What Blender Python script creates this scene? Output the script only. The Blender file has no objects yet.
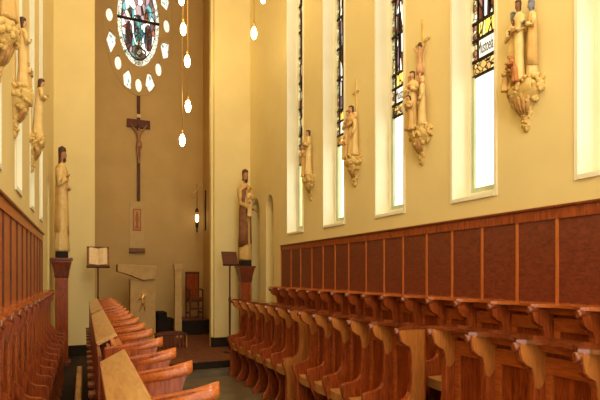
import bpy, bmesh, math, random
from mathutils import Vector, Matrix, noise
rnd = random.Random(7)
S = bpy.context.scene
COL = S.collection
PI = math.pi

# ------------------------------------------------------------------ camera
F = 480.0                      # focal length in pixels of a 600 px wide frame
VPX, HOR = 84.0, 274.0         # vanishing point of the nave, horizon row
EYE = 2.4
TA = (300 - VPX) / F
YAW = math.atan(TA)
CA, SA = math.cos(YAW), math.sin(YAW)
cam = bpy.data.cameras.new('camera')
cam.sensor_width = 36.0
cam.lens = F * 36.0 / 600.0
cam.shift_y = (HOR - 200) / 600.0
cam.clip_start = 0.02
co = bpy.data.objects.new('camera', cam)
co.location = (0, 0, EYE)
co.rotation_euler = (PI / 2, 0, -YAW)
COL.objects.link(co)
S.camera = co


def y_at(px, X):
    """distance along the nave of the point that stands X metres to the side and is seen in column px"""
    t = (px - 300) / F
    return X * (CA - t * SA) / (SA + t * CA)


def x_at(px, Y):
    t = (px - 300) / F
    return Y * (SA + t * CA) / (CA - t * SA)


def z_at(py, X, Y):
    return EYE + (HOR - py) * (X * SA + Y * CA) / F


# ------------------------------------------------------------------ materials
def new_mat(name):
    m = bpy.data.materials.new(name)
    m.use_nodes = True
    nt = m.node_tree
    b = nt.nodes['Principled BSDF']
    return m, nt, b


def ramp(nt, c0, c1, p0=.3, p1=.7):
    r = nt.nodes.new('ShaderNodeValToRGB')
    r.color_ramp.elements[0].color = (*c0, 1)
    r.color_ramp.elements[1].color = (*c1, 1)
    r.color_ramp.elements[0].position = p0
    r.color_ramp.elements[1].position = p1
    return r


def coords(nt, scale):
    tc = nt.nodes.new('ShaderNodeTexCoord')
    mp = nt.nodes.new('ShaderNodeMapping')
    mp.inputs['Scale'].default_value = scale
    nt.links.new(tc.outputs['Object'], mp.inputs['Vector'])
    return mp.outputs['Vector']


def wood(name, c0, c1, scale=(14, 14, 1.6), rough=.34, coat=.12, distort=1.2):
    m, nt, b = new_mat(name)
    v = coords(nt, scale)
    n = nt.nodes.new('ShaderNodeTexNoise')
    n.inputs['Scale'].default_value = 3.0
    n.inputs['Detail'].default_value = 6
    n.inputs['Distortion'].default_value = distort
    nt.links.new(v, n.inputs['Vector'])
    r = ramp(nt, c0, c1, .32, .68)
    nt.links.new(n.outputs['Fac'], r.inputs['Fac'])
    nt.links.new(r.outputs['Color'], b.inputs['Base Color'])
    b.inputs['Roughness'].default_value = rough
    b.inputs['Coat Weight'].default_value = coat
    b.inputs['Coat Roughness'].default_value = .15
    b.inputs['Specular IOR Level'].default_value = .35
    return m


def plaster(name, c0, c1, scale=2.0, rough=.85, bump=.08, fine=60):
    m, nt, b = new_mat(name)
    v = coords(nt, (1, 1, 1))
    n = nt.nodes.new('ShaderNodeTexNoise')
    n.inputs['Scale'].default_value = scale
    n.inputs['Detail'].default_value = 5
    nt.links.new(v, n.inputs['Vector'])
    r = ramp(nt, c0, c1)
    nt.links.new(n.outputs['Fac'], r.inputs['Fac'])
    nt.links.new(r.outputs['Color'], b.inputs['Base Color'])
    b.inputs['Roughness'].default_value = rough
    if bump:
        n2 = nt.nodes.new('ShaderNodeTexNoise')
        n2.inputs['Scale'].default_value = fine
        nt.links.new(v, n2.inputs['Vector'])
        bp = nt.nodes.new('ShaderNodeBump')
        bp.inputs['Strength'].default_value = bump
        nt.links.new(n2.outputs['Fac'], bp.inputs['Height'])
        nt.links.new(bp.outputs['Normal'], b.inputs['Normal'])
    return m


def metal(name, c, rough=.35):
    m, nt, b = new_mat(name)
    v = coords(nt, (1, 1, 1))
    n = nt.nodes.new('ShaderNodeTexNoise')
    n.inputs['Scale'].default_value = 40
    nt.links.new(v, n.inputs['Vector'])
    r = ramp(nt, tuple(x * .8 for x in c), c)
    nt.links.new(n.outputs['Fac'], r.inputs['Fac'])
    nt.links.new(r.outputs['Color'], b.inputs['Base Color'])
    b.inputs['Metallic'].default_value = .8
    b.inputs['Roughness'].default_value = rough
    return m


def glass(name, stops, scale, kind='voronoi', vec=(1, 1, 1), gloss=.05, pw=1.0):
    """leaded glass: daylight from outside passes through, tinted"""
    m = bpy.data.materials.new(name)
    m.use_nodes = True
    nt = m.node_tree
    nt.nodes.clear()
    out = nt.nodes.new('ShaderNodeOutputMaterial')
    tr = nt.nodes.new('ShaderNodeBsdfTransparent')
    gl = nt.nodes.new('ShaderNodeBsdfGlossy')
    gl.inputs['Roughness'].default_value = .1
    mx = nt.nodes.new('ShaderNodeMixShader')
    mx.inputs['Fac'].default_value = gloss
    nt.links.new(tr.outputs[0], mx.inputs[1])
    nt.links.new(gl.outputs[0], mx.inputs[2])
    nt.links.new(mx.outputs[0], out.inputs['Surface'])
    v = coords(nt, vec)
    if kind == 'plain':
        n = nt.nodes.new('ShaderNodeTexNoise')
        n.inputs['Scale'].default_value = scale
        fac = n.outputs['Fac']
    else:
        n = nt.nodes.new('ShaderNodeTexVoronoi')
        n.inputs['Scale'].default_value = scale
        sep = nt.nodes.new('ShaderNodeSeparateColor')
        nt.links.new(n.outputs['Color'], sep.inputs['Color'])
        fac = sep.outputs['Red']
    nt.links.new(v, n.inputs['Vector'])
    r = nt.nodes.new('ShaderNodeValToRGB')
    r.color_ramp.interpolation = 'LINEAR' if kind == 'plain' else 'CONSTANT'
    els = r.color_ramp.elements
    while len(els) < len(stops):
        els.new(.5)
    for e, (p, c) in zip(els, stops):
        e.position = p
        e.color = (*[x ** pw for x in c], 1)
    nt.links.new(fac, r.inputs['Fac'])
    col = r.outputs['Color']
    if kind == 'lead':
        n2 = nt.nodes.new('ShaderNodeTexVoronoi')
        n2.feature = 'DISTANCE_TO_EDGE'
        n2.inputs['Scale'].default_value = scale
        nt.links.new(v, n2.inputs['Vector'])
        gt = nt.nodes.new('ShaderNodeMath')
        gt.operation = 'GREATER_THAN'
        gt.inputs[1].default_value = .05
        nt.links.new(n2.outputs['Distance'], gt.inputs[0])
        mu = nt.nodes.new('ShaderNodeMix')
        mu.data_type = 'RGBA'
        mu.inputs['A'].default_value = (.015, .01, .008, 1)
        nt.links.new(gt.outputs[0], mu.inputs['Factor'])
        nt.links.new(col, mu.inputs['B'])
        col = mu.outputs['Result']
    nt.links.new(col, tr.inputs['Color'])
    return m


def lamp(name, c, strength):
    m, nt, b = new_mat(name)
    b.inputs['Base Color'].default_value = (*c, 1)
    b.inputs['Emission Color'].default_value = (*c, 1)
    b.inputs['Emission Strength'].default_value = strength
    return m


M = {}
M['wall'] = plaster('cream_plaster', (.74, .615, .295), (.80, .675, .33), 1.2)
M['apse'] = plaster('shaded_plaster', (.55, .375, .145), (.61, .42, .17), 1.5, bump=.2, fine=40)  # darker than the nave plaster: the apse's dimmer light put into the colour
M['ceil'] = plaster('ceiling_plaster', (.8, .66, .4), (.84, .7, .44))
M['black'] = plaster('black_skirting', (.014, .009, .006), (.028, .018, .012), 4, .75, 0)
M['black'].node_tree.nodes['Principled BSDF'].inputs['Specular IOR Level'].default_value = .2
M['floor'] = plaster('grey_stone', (.11, .08, .045), (.19, .145, .085), 3, .35, 0)
M['riser'] = wood('dark_floor_boards', (.012, .007, .004), (.028, .015, .009), (12, 1.5, 12), .8, 0)
M['carpet'] = plaster('red_brown_carpet', (.085, .022, .009), (.22, .065, .022), 9, .8, .5, 120)
M['oak'] = wood('red_stall_wood', (.15, .024, .005), (.41, .088, .016))
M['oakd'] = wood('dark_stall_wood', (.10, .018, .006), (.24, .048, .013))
M['oakl'] = wood('lit_stall_wood', (.36, .115, .022), (.53, .195, .042))  # stall wood with the light on its near faces put into the colour
M['rail'] = wood('orange_rail_wood', (.34, .075, .016), (.52, .145, .030), (14, 1.6, 14), .25, .3)
M['railf'] = wood('glossy_dark_rail', (.13, .028, .009), (.27, .065, .018), (14, 1.6, 14), .16, .8)
M['desk'] = wood('glare_desk_wood', (.44, .23, .075), (.62, .36, .13), (14, 1.2, 14), .35, .4)  # stall wood paled, glare on the varnish painted into the colour
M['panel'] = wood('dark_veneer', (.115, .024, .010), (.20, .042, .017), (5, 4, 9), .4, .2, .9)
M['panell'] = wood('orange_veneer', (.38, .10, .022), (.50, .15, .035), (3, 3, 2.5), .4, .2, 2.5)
M['stile'] = wood('stile_wood', (.40, .105, .022), (.54, .16, .035))
M['walnut'] = wood('walnut', (.07, .018, .008), (.15, .04, .014), rough=.6, coat=0)
M['seatc'] = wood('tan_seat_wood', (.46, .20, .055), (.60, .29, .09), (14, 2, 14))
M['white'] = plaster('window_paint', (.80, .78, .62), (.85, .83, .68), 3, .6, 0)
M['casement'] = plaster('casement_paint', (.42, .50, .36), (.56, .62, .46), 3, .5, 0)
M['lead'] = metal('lead_bars', (.035, .022, .016), .6)
M['iron'] = metal('dark_iron', (.05, .035, .025), .5)
M['brass'] = metal('brass', (.90, .58, .20), .35)
M['gold'] = plaster('gilded_plaster', (.56, .37, .10), (.74, .54, .20), 14, .6, .4, 90)
M['goldd'] = plaster('old_gilding', (.34, .15, .045), (.62, .40, .13), 18, .6, .3, 90)
M['cream'] = plaster('painted_cream', (.68, .47, .17), (.80, .60, .27), 10, .6, .2)
M['robe'] = plaster('painted_tan', (.56, .34, .10), (.68, .45, .16), 10, .6, .2)
M['rust'] = plaster('painted_rust', (.38, .13, .03), (.56, .22, .05), 10, .6, .2)
M['brown'] = plaster('painted_brown', (.16, .06, .022), (.26, .10, .035), 10, .6, .2)
M['hair'] = plaster('painted_hair', (.05, .018, .010), (.09, .032, .016), 20, .6, .2)
M['blue'] = plaster('painted_grey_blue', (.13, .13, .17), (.26, .26, .32), 20, .6, .2)
M['skin'] = plaster('painted_skin', (.50, .27, .12), (.60, .34, .17), 10, .55, 0)
M['face'] = plaster('painted_dark_skin', (.34, .15, .07), (.42, .20, .10), 10, .55, 0)
M['stone'] = plaster('sandstone', (.50, .32, .12), (.60, .40, .16), 6, .8, .25)
M['red'] = plaster('icon_red', (.42, .10, .03), (.50, .16, .05), 10, .6, 0)
M['pale'] = plaster('pale_gold_panel', (.56, .38, .14), (.62, .44, .18), 5, .6, 0)
M['page'] = plaster('book_pages', (.70, .52, .30), (.80, .62, .38), 12, .7, 0)
M['ink'] = plaster('dark_ink', (.05, .05, .05), (.09, .09, .09), 12, .6, 0)
M['bulb'] = lamp('lamp_bulb', (1.0, .78, .40), 28)
M['flame'] = lamp('lamp_glow', (1.0, .80, .50), 5)
M['cable'] = lamp('lit_cable', (.9, .62, .25), .0)
M['clear'] = glass('clear_glass', [(0, (.93, .97, .93)), (1, (.99, 1, .98))], 2, 'plain', gloss=.04)
M['stain'] = glass('figured_glass', [(0, (.16, .05, .03)), (.22, (.40, .22, .20)), (.36, (.85, .85, .85)), (.50, (.10, .03, .02)),
                                     (.66, (.30, .22, .30)), (.78, (.62, .66, .72)), (.90, (.25, .08, .04))], 6, 'lead', (1, 2.2, .6), pw=.8)
M['gyel'] = glass('yellow_glass', [(0, (.85, .60, .10)), (.35, (.95, .78, .25)), (.7, (.90, .66, .16))], 9, 'lead', (1, 1.5, .4), pw=.5)
M['gamb'] = glass('amber_glass', [(0, (.40, .22, .05)), (.3, (.62, .42, .14)), (.55, (.50, .30, .09)), (.8, (.36, .19, .06))], 13, 'lead', pw=.42)
M['gbor'] = glass('border_glass', [(0, (.55, .55, .40)), (.3, (.25, .10, .05)), (.5, (.75, .72, .55)), (.75, (.45, .40, .18))], 16, 'lead', pw=.5)
M['gwht'] = glass('white_glass', [(0, (.42, .42, .38)), (1, (.52, .52, .47))], 3, 'plain', pw=.42)
M['rosef'] = glass('medallion_glass', [(0, (.10, .06, .07)), (.14, (.30, .22, .27)), (.26, (.8, .85, .85)), (.52, (.20, .12, .13)),
                                       (.62, (.10, .30, .36)), (.72, (.80, .84, .82)), (.88, (.30, .08, .05))], 4.2, 'lead', (1.6, 1, .8))
M['rosec'] = glass('teal_glass', [(0, (.05, .24, .30)), (.4, (.10, .33, .40)), (.7, (.55, .72, .72))], 6, 'lead', (1.6, 1, .8))
M['rosew'] = glass('pale_glass', [(0, (.50, .52, .48)), (.75, (.42, .46, .40)), (.93, (.20, .30, .26))], 8, 'lead', (1.4, 1, .8))
M['rosem'] = glass('purple_glass', [(0, (.09, .05, .07)), (.35, (.22, .13, .19)), (.6, (.30, .20, .27)), (.85, (.12, .05, .06))], 7, 'lead', (1.6, 1, .6))
M['rosep'] = glass('petal_glass', [(0, (.55, .54, .52)), (.7, (.42, .48, .46)), (.88, (.14, .20, .20))], 16, 'voronoi', (1.4, 1, .8))
M['roseo'] = glass('oval_glass', [(0, (.42, .38, .34)), (1, (.56, .53, .50))], 5, 'plain')


# ------------------------------------------------------------------ mesh builder
class MB:
    def __init__(s):
        s.bm = bmesh.new()
        s.mi = 0

    def _new(s, verts, faces, smooth=False):
        vs = [s.bm.verts.new(v) for v in verts]
        for f in faces:
            try:
                fc = s.bm.faces.new([vs[i] for i in f])
                fc.material_index = s.mi
                fc.smooth = smooth
            except ValueError:
                pass
        return vs

    def box(s, x0, x1, y0, y1, z0, z1):
        v = [(x, y, z) for z in (z0, z1) for y in (y0, y1) for x in (x0, x1)]
        s._new(v, [(0, 2, 3, 1), (4, 5, 7, 6), (0, 1, 5, 4), (2, 6, 7, 3), (0, 4, 6, 2), (1, 3, 7, 5)])

    def prism(s, pts, fn, a, b, smooth=False):
        """closed outline pts swept from a to b, fn(p, t) gives the 3D point"""
        n = len(pts)
        v = [fn(p, a) for p in pts] + [fn(p, b) for p in pts]
        vs = s._new(v, [], smooth)
        for i in range(n):
            j = (i + 1) % n
            f = s.bm.faces.new((vs[i], vs[j], vs[n + j], vs[n + i]))
            f.material_index = s.mi
            f.smooth = smooth
        for base in (vs[:n], vs[n:]):
            f = s.bm.faces.new(base)
            f.material_index = s.mi
            f.normal_update()
            bmesh.ops.triangulate(s.bm, faces=[f], quad_method='BEAUTY', ngon_method='EAR_CLIP')

    def rings(s, rs, cap=True, smooth=True):
        n = len(rs[0])
        allv = [[s.bm.verts.new(p) for p in r] for r in rs]
        for a, b in zip(allv, allv[1:]):
            for i in range(n):
                j = (i + 1) % n
                f = s.bm.faces.new((a[i], a[j], b[j], b[i]))
                f.material_index = s.mi
                f.smooth = smooth
        if cap:
            for r in (allv[0], allv[-1]):
                f = s.bm.faces.new(r)
                f.material_index = s.mi

    def lathe(s, prof, c=(0, 0, 0), n=20, sx=1, sy=1):
        s.rings([[(c[0] + r * sx * math.cos(2 * PI * k / n), c[1] + r * sy * math.sin(2 * PI * k / n), c[2] + z) for k in range(n)]
                 for r, z in prof])

    def ball(s, c, rx, ry, rz, n=12, m=8):
        pr = [(max(math.sin(PI * i / m), .02), -math.cos(PI * i / m)) for i in range(m + 1)]
        s.rings([[(c[0] + rx * r * math.cos(2 * PI * k / n), c[1] + ry * r * math.sin(2 * PI * k / n), c[2] + rz * z) for k in range(n)]
                 for r, z in pr])

    def tube(s, pts, rad, n=8):
        pts = [Vector(p) for p in pts]
        if not isinstance(rad, (list, tuple)):
            rad = [rad] * len(pts)
        rs = []
        up = Vector((.13, .27, .95)).normalized()
        for i, p in enumerate(pts):
            d = (pts[min(i + 1, len(pts) - 1)] - pts[max(i - 1, 0)]).normalized()
            a = d.cross(up)
            if a.length < .05:
                a = d.cross(Vector((1, 0, 0)))
            a.normalize()
            b = d.cross(a)
            rs.append([p + rad[i] * (a * math.cos(2 * PI * k / n) + b * math.sin(2 * PI * k / n)) for k in range(n)])
        s.rings(rs)

    def xf(s, mat):
        bmesh.ops.transform(s.bm, matrix=mat, verts=s.bm.verts)

    def build(s, name, mats, parent=None, bevel=0):
        bmesh.ops.recalc_face_normals(s.bm, faces=s.bm.faces)
        me = bpy.data.meshes.new(name)
        s.bm.to_mesh(me)
        s.bm.free()
        for m in (mats if isinstance(mats, (list, tuple)) else [mats]):
            me.materials.append(m)
        o = bpy.data.objects.new(name, me)
        COL.objects.link(o)
        if parent:
            o.parent = parent
        if bevel:
            md = o.modifiers.new('bevel', 'BEVEL')
            md.width = bevel
            md.segments = 2
            md.limit_method = 'ANGLE'
        return o


def thing(name, label, cat, loc=(0, 0, 0), rz=0, group=None):
    o = bpy.data.objects.new(name, None)
    o.empty_display_size = .1
    COL.objects.link(o)
    o.location = loc
    o.rotation_euler = (0, 0, rz)
    return tag(o, label, cat, group)


def tag(o, label, cat, group=None):
    o['label'] = label
    o['category'] = cat
    if group:
        o['group'] = group
    return o


def struct(o, label=None):
    o['kind'] = 'structure'
    if label:
        o['label'] = label
    return o


def plate(outer, holes, thick, fn):
    """wall with real openings; outlines in (a, b), fn(a, b, t) -> 3D point, t from 0 to thick"""
    mb = MB()
    bm = mb.bm
    edges, loops = [], []
    for lp in [outer] + holes:
        vs = [bm.verts.new(fn(a, b, 0)) for a, b in lp]
        loops.append(vs)
        edges += [bm.edges.new((vs[i], vs[(i + 1) % len(vs)])) for i in range(len(vs))]
    bmesh.ops.triangle_fill(bm, edges=edges, use_beauty=True, use_dissolve=False)
    front = list(bm.faces)
    off = Vector(fn(0, 0, thick)) - Vector(fn(0, 0, 0))
    r = bmesh.ops.duplicate(bm, geom=front)
    bmesh.ops.translate(bm, vec=off, verts=[g for g in r['geom'] if isinstance(g, bmesh.types.BMVert)])
    vm = r['vert_map']
    for vs in loops:
        for i in range(len(vs)):
            a, b = vs[i], vs[(i + 1) % len(vs)]
            bm.faces.new((a, b, vm[b], vm[a]))
    return mb


# ------------------------------------------------------------------ the setting
XL, XR = -.70, 4.50
YB, YP, YA, ZC = -3.0, 13.6, 18.2, 16.5      # open rear end, chancel piers, apse wall, ceiling
AX0, AX1 = .26, 3.35                         # chancel opening
AXC = (AX0 + AX1) / 2
BX0, BX1 = -.52, 4.13                        # inner faces of the wider apse
WT = .42
SANC = .30


def arch(y0, y1, z0, z1, n=10):
    """opening with a pointed-round head"""
    c, r = (y0 + y1) / 2, (y1 - y0) / 2
    return [(y0, z0), (y1, z0)] + [(c + r * math.cos(PI * k / n), z1 + 1.4 * r * math.sin(PI * k / n)) for k in range(n + 1)]


SILL, HEAD = 3.34, 11.6
win_r = [(y_at(q0, XR), y_at(q1, XR)) for q1, q0 in ((451, 497), (375, 405), (323, 345), (287, 303.5))]
win_r = [(y_at(575, XR) - .80, y_at(575, XR))] + win_r
win_l = [(9.95 - 1.6 * k - .60, 9.95 - 1.6 * k) for k in (0, 1, 2, 3, 4)]
holes_r = [arch(a, b, SILL, HEAD) for a, b in win_r]
holes_l = [arch(a, b, SILL, HEAD) for a, b in win_l]
more = [(-1.6, -.85), (.45, 1.20)]
niche = [(y_at(273.5, XR), y_at(266, XR), 4.12), (y_at(259.5, XR), y_at(252, XR), 4.12)]
for a, b, z in niche:
    holes_r.append(arch(a, b, SANC + .02, z))
for a, b, z in [(11.3, 11.9, 4.12)]:
    holes_l.append(arch(a, b, SANC + .02, z))
outer = [(YB, 0), (YP, 0), (YP, ZC), (YB, ZC)]
struct(plate(outer, holes_r, WT, lambda a, b, t: (XR + t, a, b)).build('wall_right', M['wall']))
struct(plate(outer, holes_l, WT, lambda a, b, t: (XL - t, a, b)).build('wall_left', M['wall']))
for i, (a, b, z) in enumerate(niche + [(11.3, 11.9, 4.12)]):
    mb = MB()
    if i < 2:
        mb.box(XR + WT + .001, XR + WT + .06, a - .1, b + .1, 0, z + .7)
    else:
        mb.box(XL - WT - .06, XL - WT - .001, a - .1, b + .1, 0, z + .7)
    struct(mb.build('wall_niche_%d' % (i + 1), M['wall']))

# chancel piers with a stepped arris beside the opening
mb = MB()
mb.box(XL - WT, AX0 - .07, YP, YP + .3, SANC, ZC)
mb.box(AX0 - .07, AX0, YP + .12, YP + .3, SANC, ZC)
struct(mb.build('wall_chancel_left', M['wall']))
mb = MB()
mb.box(AX1 + .07, XR + WT, YP, YP + .3, SANC, ZC)
mb.box(AX1, AX1 + .07, YP + .12, YP + .3, SANC, ZC)
struct(mb.build('wall_chancel_right', M['wall']))
for sd, x0, x1 in (('left', XL, AX0), ('right', AX1, XR)):
    mb = MB()
    mb.box(x0 + (0 if sd == 'left' else -.012), x1 + (.012 if sd == 'left' else 0), YP - .025, YP + .10, SANC, SANC + .27)
    struct(mb.build('baseboard_chancel_' + sd, M['black']))
# apse: side walls and the wall with the rose
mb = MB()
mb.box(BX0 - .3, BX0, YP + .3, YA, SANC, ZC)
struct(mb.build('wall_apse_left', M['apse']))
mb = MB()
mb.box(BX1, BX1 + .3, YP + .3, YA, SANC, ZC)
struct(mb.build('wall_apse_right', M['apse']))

RZ = z_at(19.5, AXC, YA)          # centre of the rose
kx, kz = 1 / 29.4, 1 / 27.9        # metres for each pixel on that wall


def ell(rx, rz, n=40, cx=0, cz=0, rot=0):
    return [(AXC + cx + rx * math.cos(2 * PI * k / n), RZ + cz + rz * math.sin(2 * PI * k / n)) for k in range(n)]


med = ell(21.5 * kx, 47 * kz)
petals = []
for k in range(16):
    th = -PI / 2 + k * PI / 8
    ca, sa = math.cos(th), math.sin(th)
    if k % 2 == 0:
        petals.append(('oval', ell(3.4 * kx, 7.4 * kz, 18, 29 * kx * ca, 65.5 * kz * sa)))
    else:
        q = []
        for rr, ww in ((1.12, .155), (.90, .105), (.85, -.02), (1.02, -.16), (1.17, -.05)):
            t2 = th + ww
            q.append((AXC + 29 * kx * rr * math.cos(t2), RZ + 65.5 * kz * rr * math.sin(t2)))
        c = Vector((sum(p[0] for p in q) / 5, sum(p[1] for p in q) / 5))
        a = sorted(q, key=lambda p: math.atan2(p[1] - c.y, p[0] - c.x))
        petals.append(('wedge', a))
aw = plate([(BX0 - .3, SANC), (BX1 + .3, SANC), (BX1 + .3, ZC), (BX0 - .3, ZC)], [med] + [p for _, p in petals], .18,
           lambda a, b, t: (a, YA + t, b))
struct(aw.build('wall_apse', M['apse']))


def strip_ring(o0, o1, y0, y1):
    """flat moulding between two outlines of equal length"""
    mb = MB()
    n = len(o0)
    mb.rings([[(a, y1, b) for a, b in o0], [(a, y0, b) for a, b in o0], [(a, y0, b) for a, b in o1], [(a, y1, b) for a, b in o1]], cap=False, smooth=False)
    return mb


rose = bpy.data.objects.new('window_6', None)
COL.objects.link(rose)
rose.location = (0, 0, 0)
struct(rose, 'oval rose window of stained glass ringed by small petals above the crucifix')
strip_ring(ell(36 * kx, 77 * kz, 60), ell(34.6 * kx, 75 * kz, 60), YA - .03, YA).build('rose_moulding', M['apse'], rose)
yp = YA + .10


def pane(out, y, name, mat):
    mb = MB()
    vs = [mb.bm.verts.new((a, y, b)) for a, b in out]
    mb.bm.faces.new(vs)
    return mb.build(name, mat, rose)


strip_ring(ell(21.5 * kx, 47 * kz), ell(17.4 * kx, 40 * kz), yp - .01, yp + .01).build('medallion_border', M['rosew'], rose)
strip_ring(ell(17.6 * kx, 40.4 * kz), ell(17.0 * kx, 39.2 * kz), yp - .025, yp + .02).build('lead_ring', M['lead'], rose)
pane(ell(17.3 * kx, 39.8 * kz), yp, 'medallion_glass', M['rosef'])
for sx in (-1, 1):
    pane(ell(4.0 * kx, 14 * kz, 30, sx * 9.8 * kx, -16 * kz), yp - .018, 'purple_robe_glass', M['rosem'])
    pane(ell(2.6 * kx, 6 * kz, 30, sx * 9.0 * kx, 8 * kz), yp - .018, 'white_head_glass', M['rosew'])
pane(ell(5.2 * kx, 15 * kz, 30, 0, -9 * kz), yp - .02, 'blue_robe_glass', M['rosec'])
pane(ell(3.6 * kx, 15 * kz, 30, .3 * kx, -26 * kz), yp - .015, 'white_robe_glass', M['rosew'])
pane(ell(5.6 * kx, 9 * kz, 30, 0, -36 * kz), yp - .022, 'base_roundel', M['roseo'])
for nm, pts in petals:
    pane(pts, yp, nm + '_pane', M['roseo'] if nm == 'oval' else M['rosep'])
mb = MB()
mb.box(AXC - 21.4 * kx, AXC + 21.4 * kx, yp - .06, yp - .03, RZ - .055, RZ + .04)
mb.build('cross_bar', M['lead'], rose)
for sx in (-1, 1):
    mb = MB()
    mb.box(AXC + sx * 6.6 * kx - .012, AXC + sx * 6.6 * kx + .012, yp - .05, yp - .028, RZ - 38 * kz, RZ + 38 * kz)
    mb.build('upright_bar', M['lead'], rose)

# floors, platforms, steps, ceiling
mb = MB()
mb.box(XL - WT, XR + WT, YB, 11.05, -.12, 0)
struct(mb.build('floor', M['floor']))
mb = MB()
mb.box(XL, .10, YB, YP, 0, SANC + .004)
struct(mb.build('floor_platform_left', M['riser']))
mb = MB()
mb.box(3.57, XR, YB, 11.33, 0, SANC)
struct(mb.build('floor_platform_right', M['riser']))
mb = MB()
mb.box(XL - WT, XR + WT, 11.32, YA + .18, -.12, SANC)
struct(mb.build('floor_sanctuary', M['carpet']))
mb = MB()
mb.box(.10, 3.57, 11.05, 11.32, -.12, .15)
struct(mb.build('floor_step', M['floor']))
mb = MB()
mb.box(.10, 3.57, 11.27, 11.33, .15, SANC + .012)
struct(mb.build('trim_1', M['black']), 'dark nosing of the sanctuary step')
mb = MB()
mb.box(XL - WT, XR + WT, YB, YA + .3, ZC, ZC + .15)
struct(mb.build('ceiling', M['ceil']))


# ------------------------------------------------------------------ side windows
LET = {}


def window(i, a, b, side, lettered):
    """recessed lancet: reveal, casement, clear lower light, leaded upper light"""
    sg = 1 if side == 'right' else -1
    X0 = XR if sg > 0 else XL
    w = bpy.data.objects.new('window_%d' % i, None)
    COL.objects.link(w)
    struct(w)
    w['label'] = '%s wall lancet window with a clear lower light and stained glass above' % side

    def bx(mb, d0, d1, y0, y1, z0, z1):
        xs = sorted((X0 + sg * d0, X0 + sg * d1))
        mb.box(xs[0], xs[1], y0, y1, z0, z1)
    e = .035
    mb = MB()                                # painted reveal standing a finger proud of the plaster
    bx(mb, -.012, .24, b - e, b + .004, SILL, HEAD)
    bx(mb, -.012, .24, a - .004, a + e, SILL, HEAD)
    mb.build('reveal', M['white'], w)
    mb = MB()
    bx(mb, -.02, .235, a + e, b - e, SILL + .002, SILL + .05)
    mb.build('window_sill', M['white'], w)
    mb = MB()
    zt = HEAD + .2
    zb = SILL + .05
    for y0, y1 in ((a + e, a + .27), (b - e - .07, b - e)):
        bx(mb, .24, .32, y0, y1, SILL + .002, zt)
    bx(mb, .242, .32, a + .27, b - e - .07, SILL + .002, zb + .09)
    mb.build('window_frame', M['white'], w)
    y0, y1 = a + .27, b - e - .07            # the near jamb carries a broad mullion
    zs = 5.03
    mb = MB()
    for c0, c1 in ((y0, y0 + .03), (y1 - .045, y1)):
        bx(mb, .26, .30, c0, c1, zb + .09, zs)
    bx(mb, .255, .30, y0, y1, zb + .09, zb + .155)
    mb.build('casement', M['casement'], w)
    mb = MB()
    bx(mb, .280, .286, y0 + .02, y1 - .02, zb + .12, zs)
    mb.build('clear_pane', M['clear'], w)
    bw = .085
    for nm, ma, z0, z1, q0, q1 in (('amber_glass', 'gamb', zs, zs + .19, y0, y1),
                                   ('inscription_glass', 'gwht', zs + .22, zs + .47, y0, y1 - bw - .02),
                                   ('yellow_glass', 'gyel', zs + .50, zs + .70, y0, y1 - bw - .02),
                                   ('figured_glass', 'stain', zs + .73, zt, y0, y1 - bw - .02),
                                   ('border_glass', 'gbor', zs + .20, zt, y1 - bw, y1)):
        mb = MB()
        bx(mb, .280, .288, q0, q1, z0, z1)
        mb.build(nm, M[ma], w)
    mb = MB()
    for z in (zs - .01, zs + .19, zs + .47, zs + .70):
        bx(mb, .268, .294, y0, y1, z, z + .035)
    z = zs + 1.35
    while z < zt:
        bx(mb, .262, .294, y0, y1, z, z + .035)
        z += .62
    mb.build('lead_bar', M['lead'], w)
    for q in (y0 + .33 * (y1 - y0 - bw), y1 - bw - .02, y0 + .66 * (y1 - y0 - bw)):
        mb = MB()
        bx(mb, .27, .292, q, q + .018, zs + (.19 if q > y1 - bw - .03 else .73), zt)
        mb.build('lead_came', M['lead'], w)
    if lettered:                             # the inscription in black letters
        cu = bpy.data.curves.new('inscription', 'FONT')
        cu.body = 'Mustoela'
        cu.size = .235
        cu.extrude = .002
        cu.align_x = 'CENTER'
        cu.align_y = 'CENTER'
        t = bpy.data.objects.new('tmp', cu)
        COL.objects.link(t)
        bpy.context.view_layer.update()
        dg = bpy.context.evaluated_depsgraph_get()
        me = bpy.data.meshes.new_from_object(t.evaluated_get(dg))
        bpy.data.objects.remove(t)
        me.materials.clear()
        me.materials.append(M['ink'])
        wd = max(v.co.x for v in me.vertices) - min(v.co.x for v in me.vertices)
        k = (y1 - bw - .02 - y0) * .82 / wd
        me.transform(Matrix.Diagonal((k, 1, 1, 1)))
        t = bpy.data.objects.new('inscription', me)
        COL.objects.link(t)
        t.parent = w
        t.location = (X0 + sg * .275, (y0 + y1 - bw - .02) / 2 + .025, zs + .345)
        t.rotation_euler = (PI / 2, 0, -PI / 2 if sg > 0 else PI / 2)
    return w


for i, (a, b) in enumerate(win_r):
    window(i + 1, a, b, 'right', i < 3)
for i, (a, b) in enumerate(win_l):
    window(i + 7, a, b, 'left', False)


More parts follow.
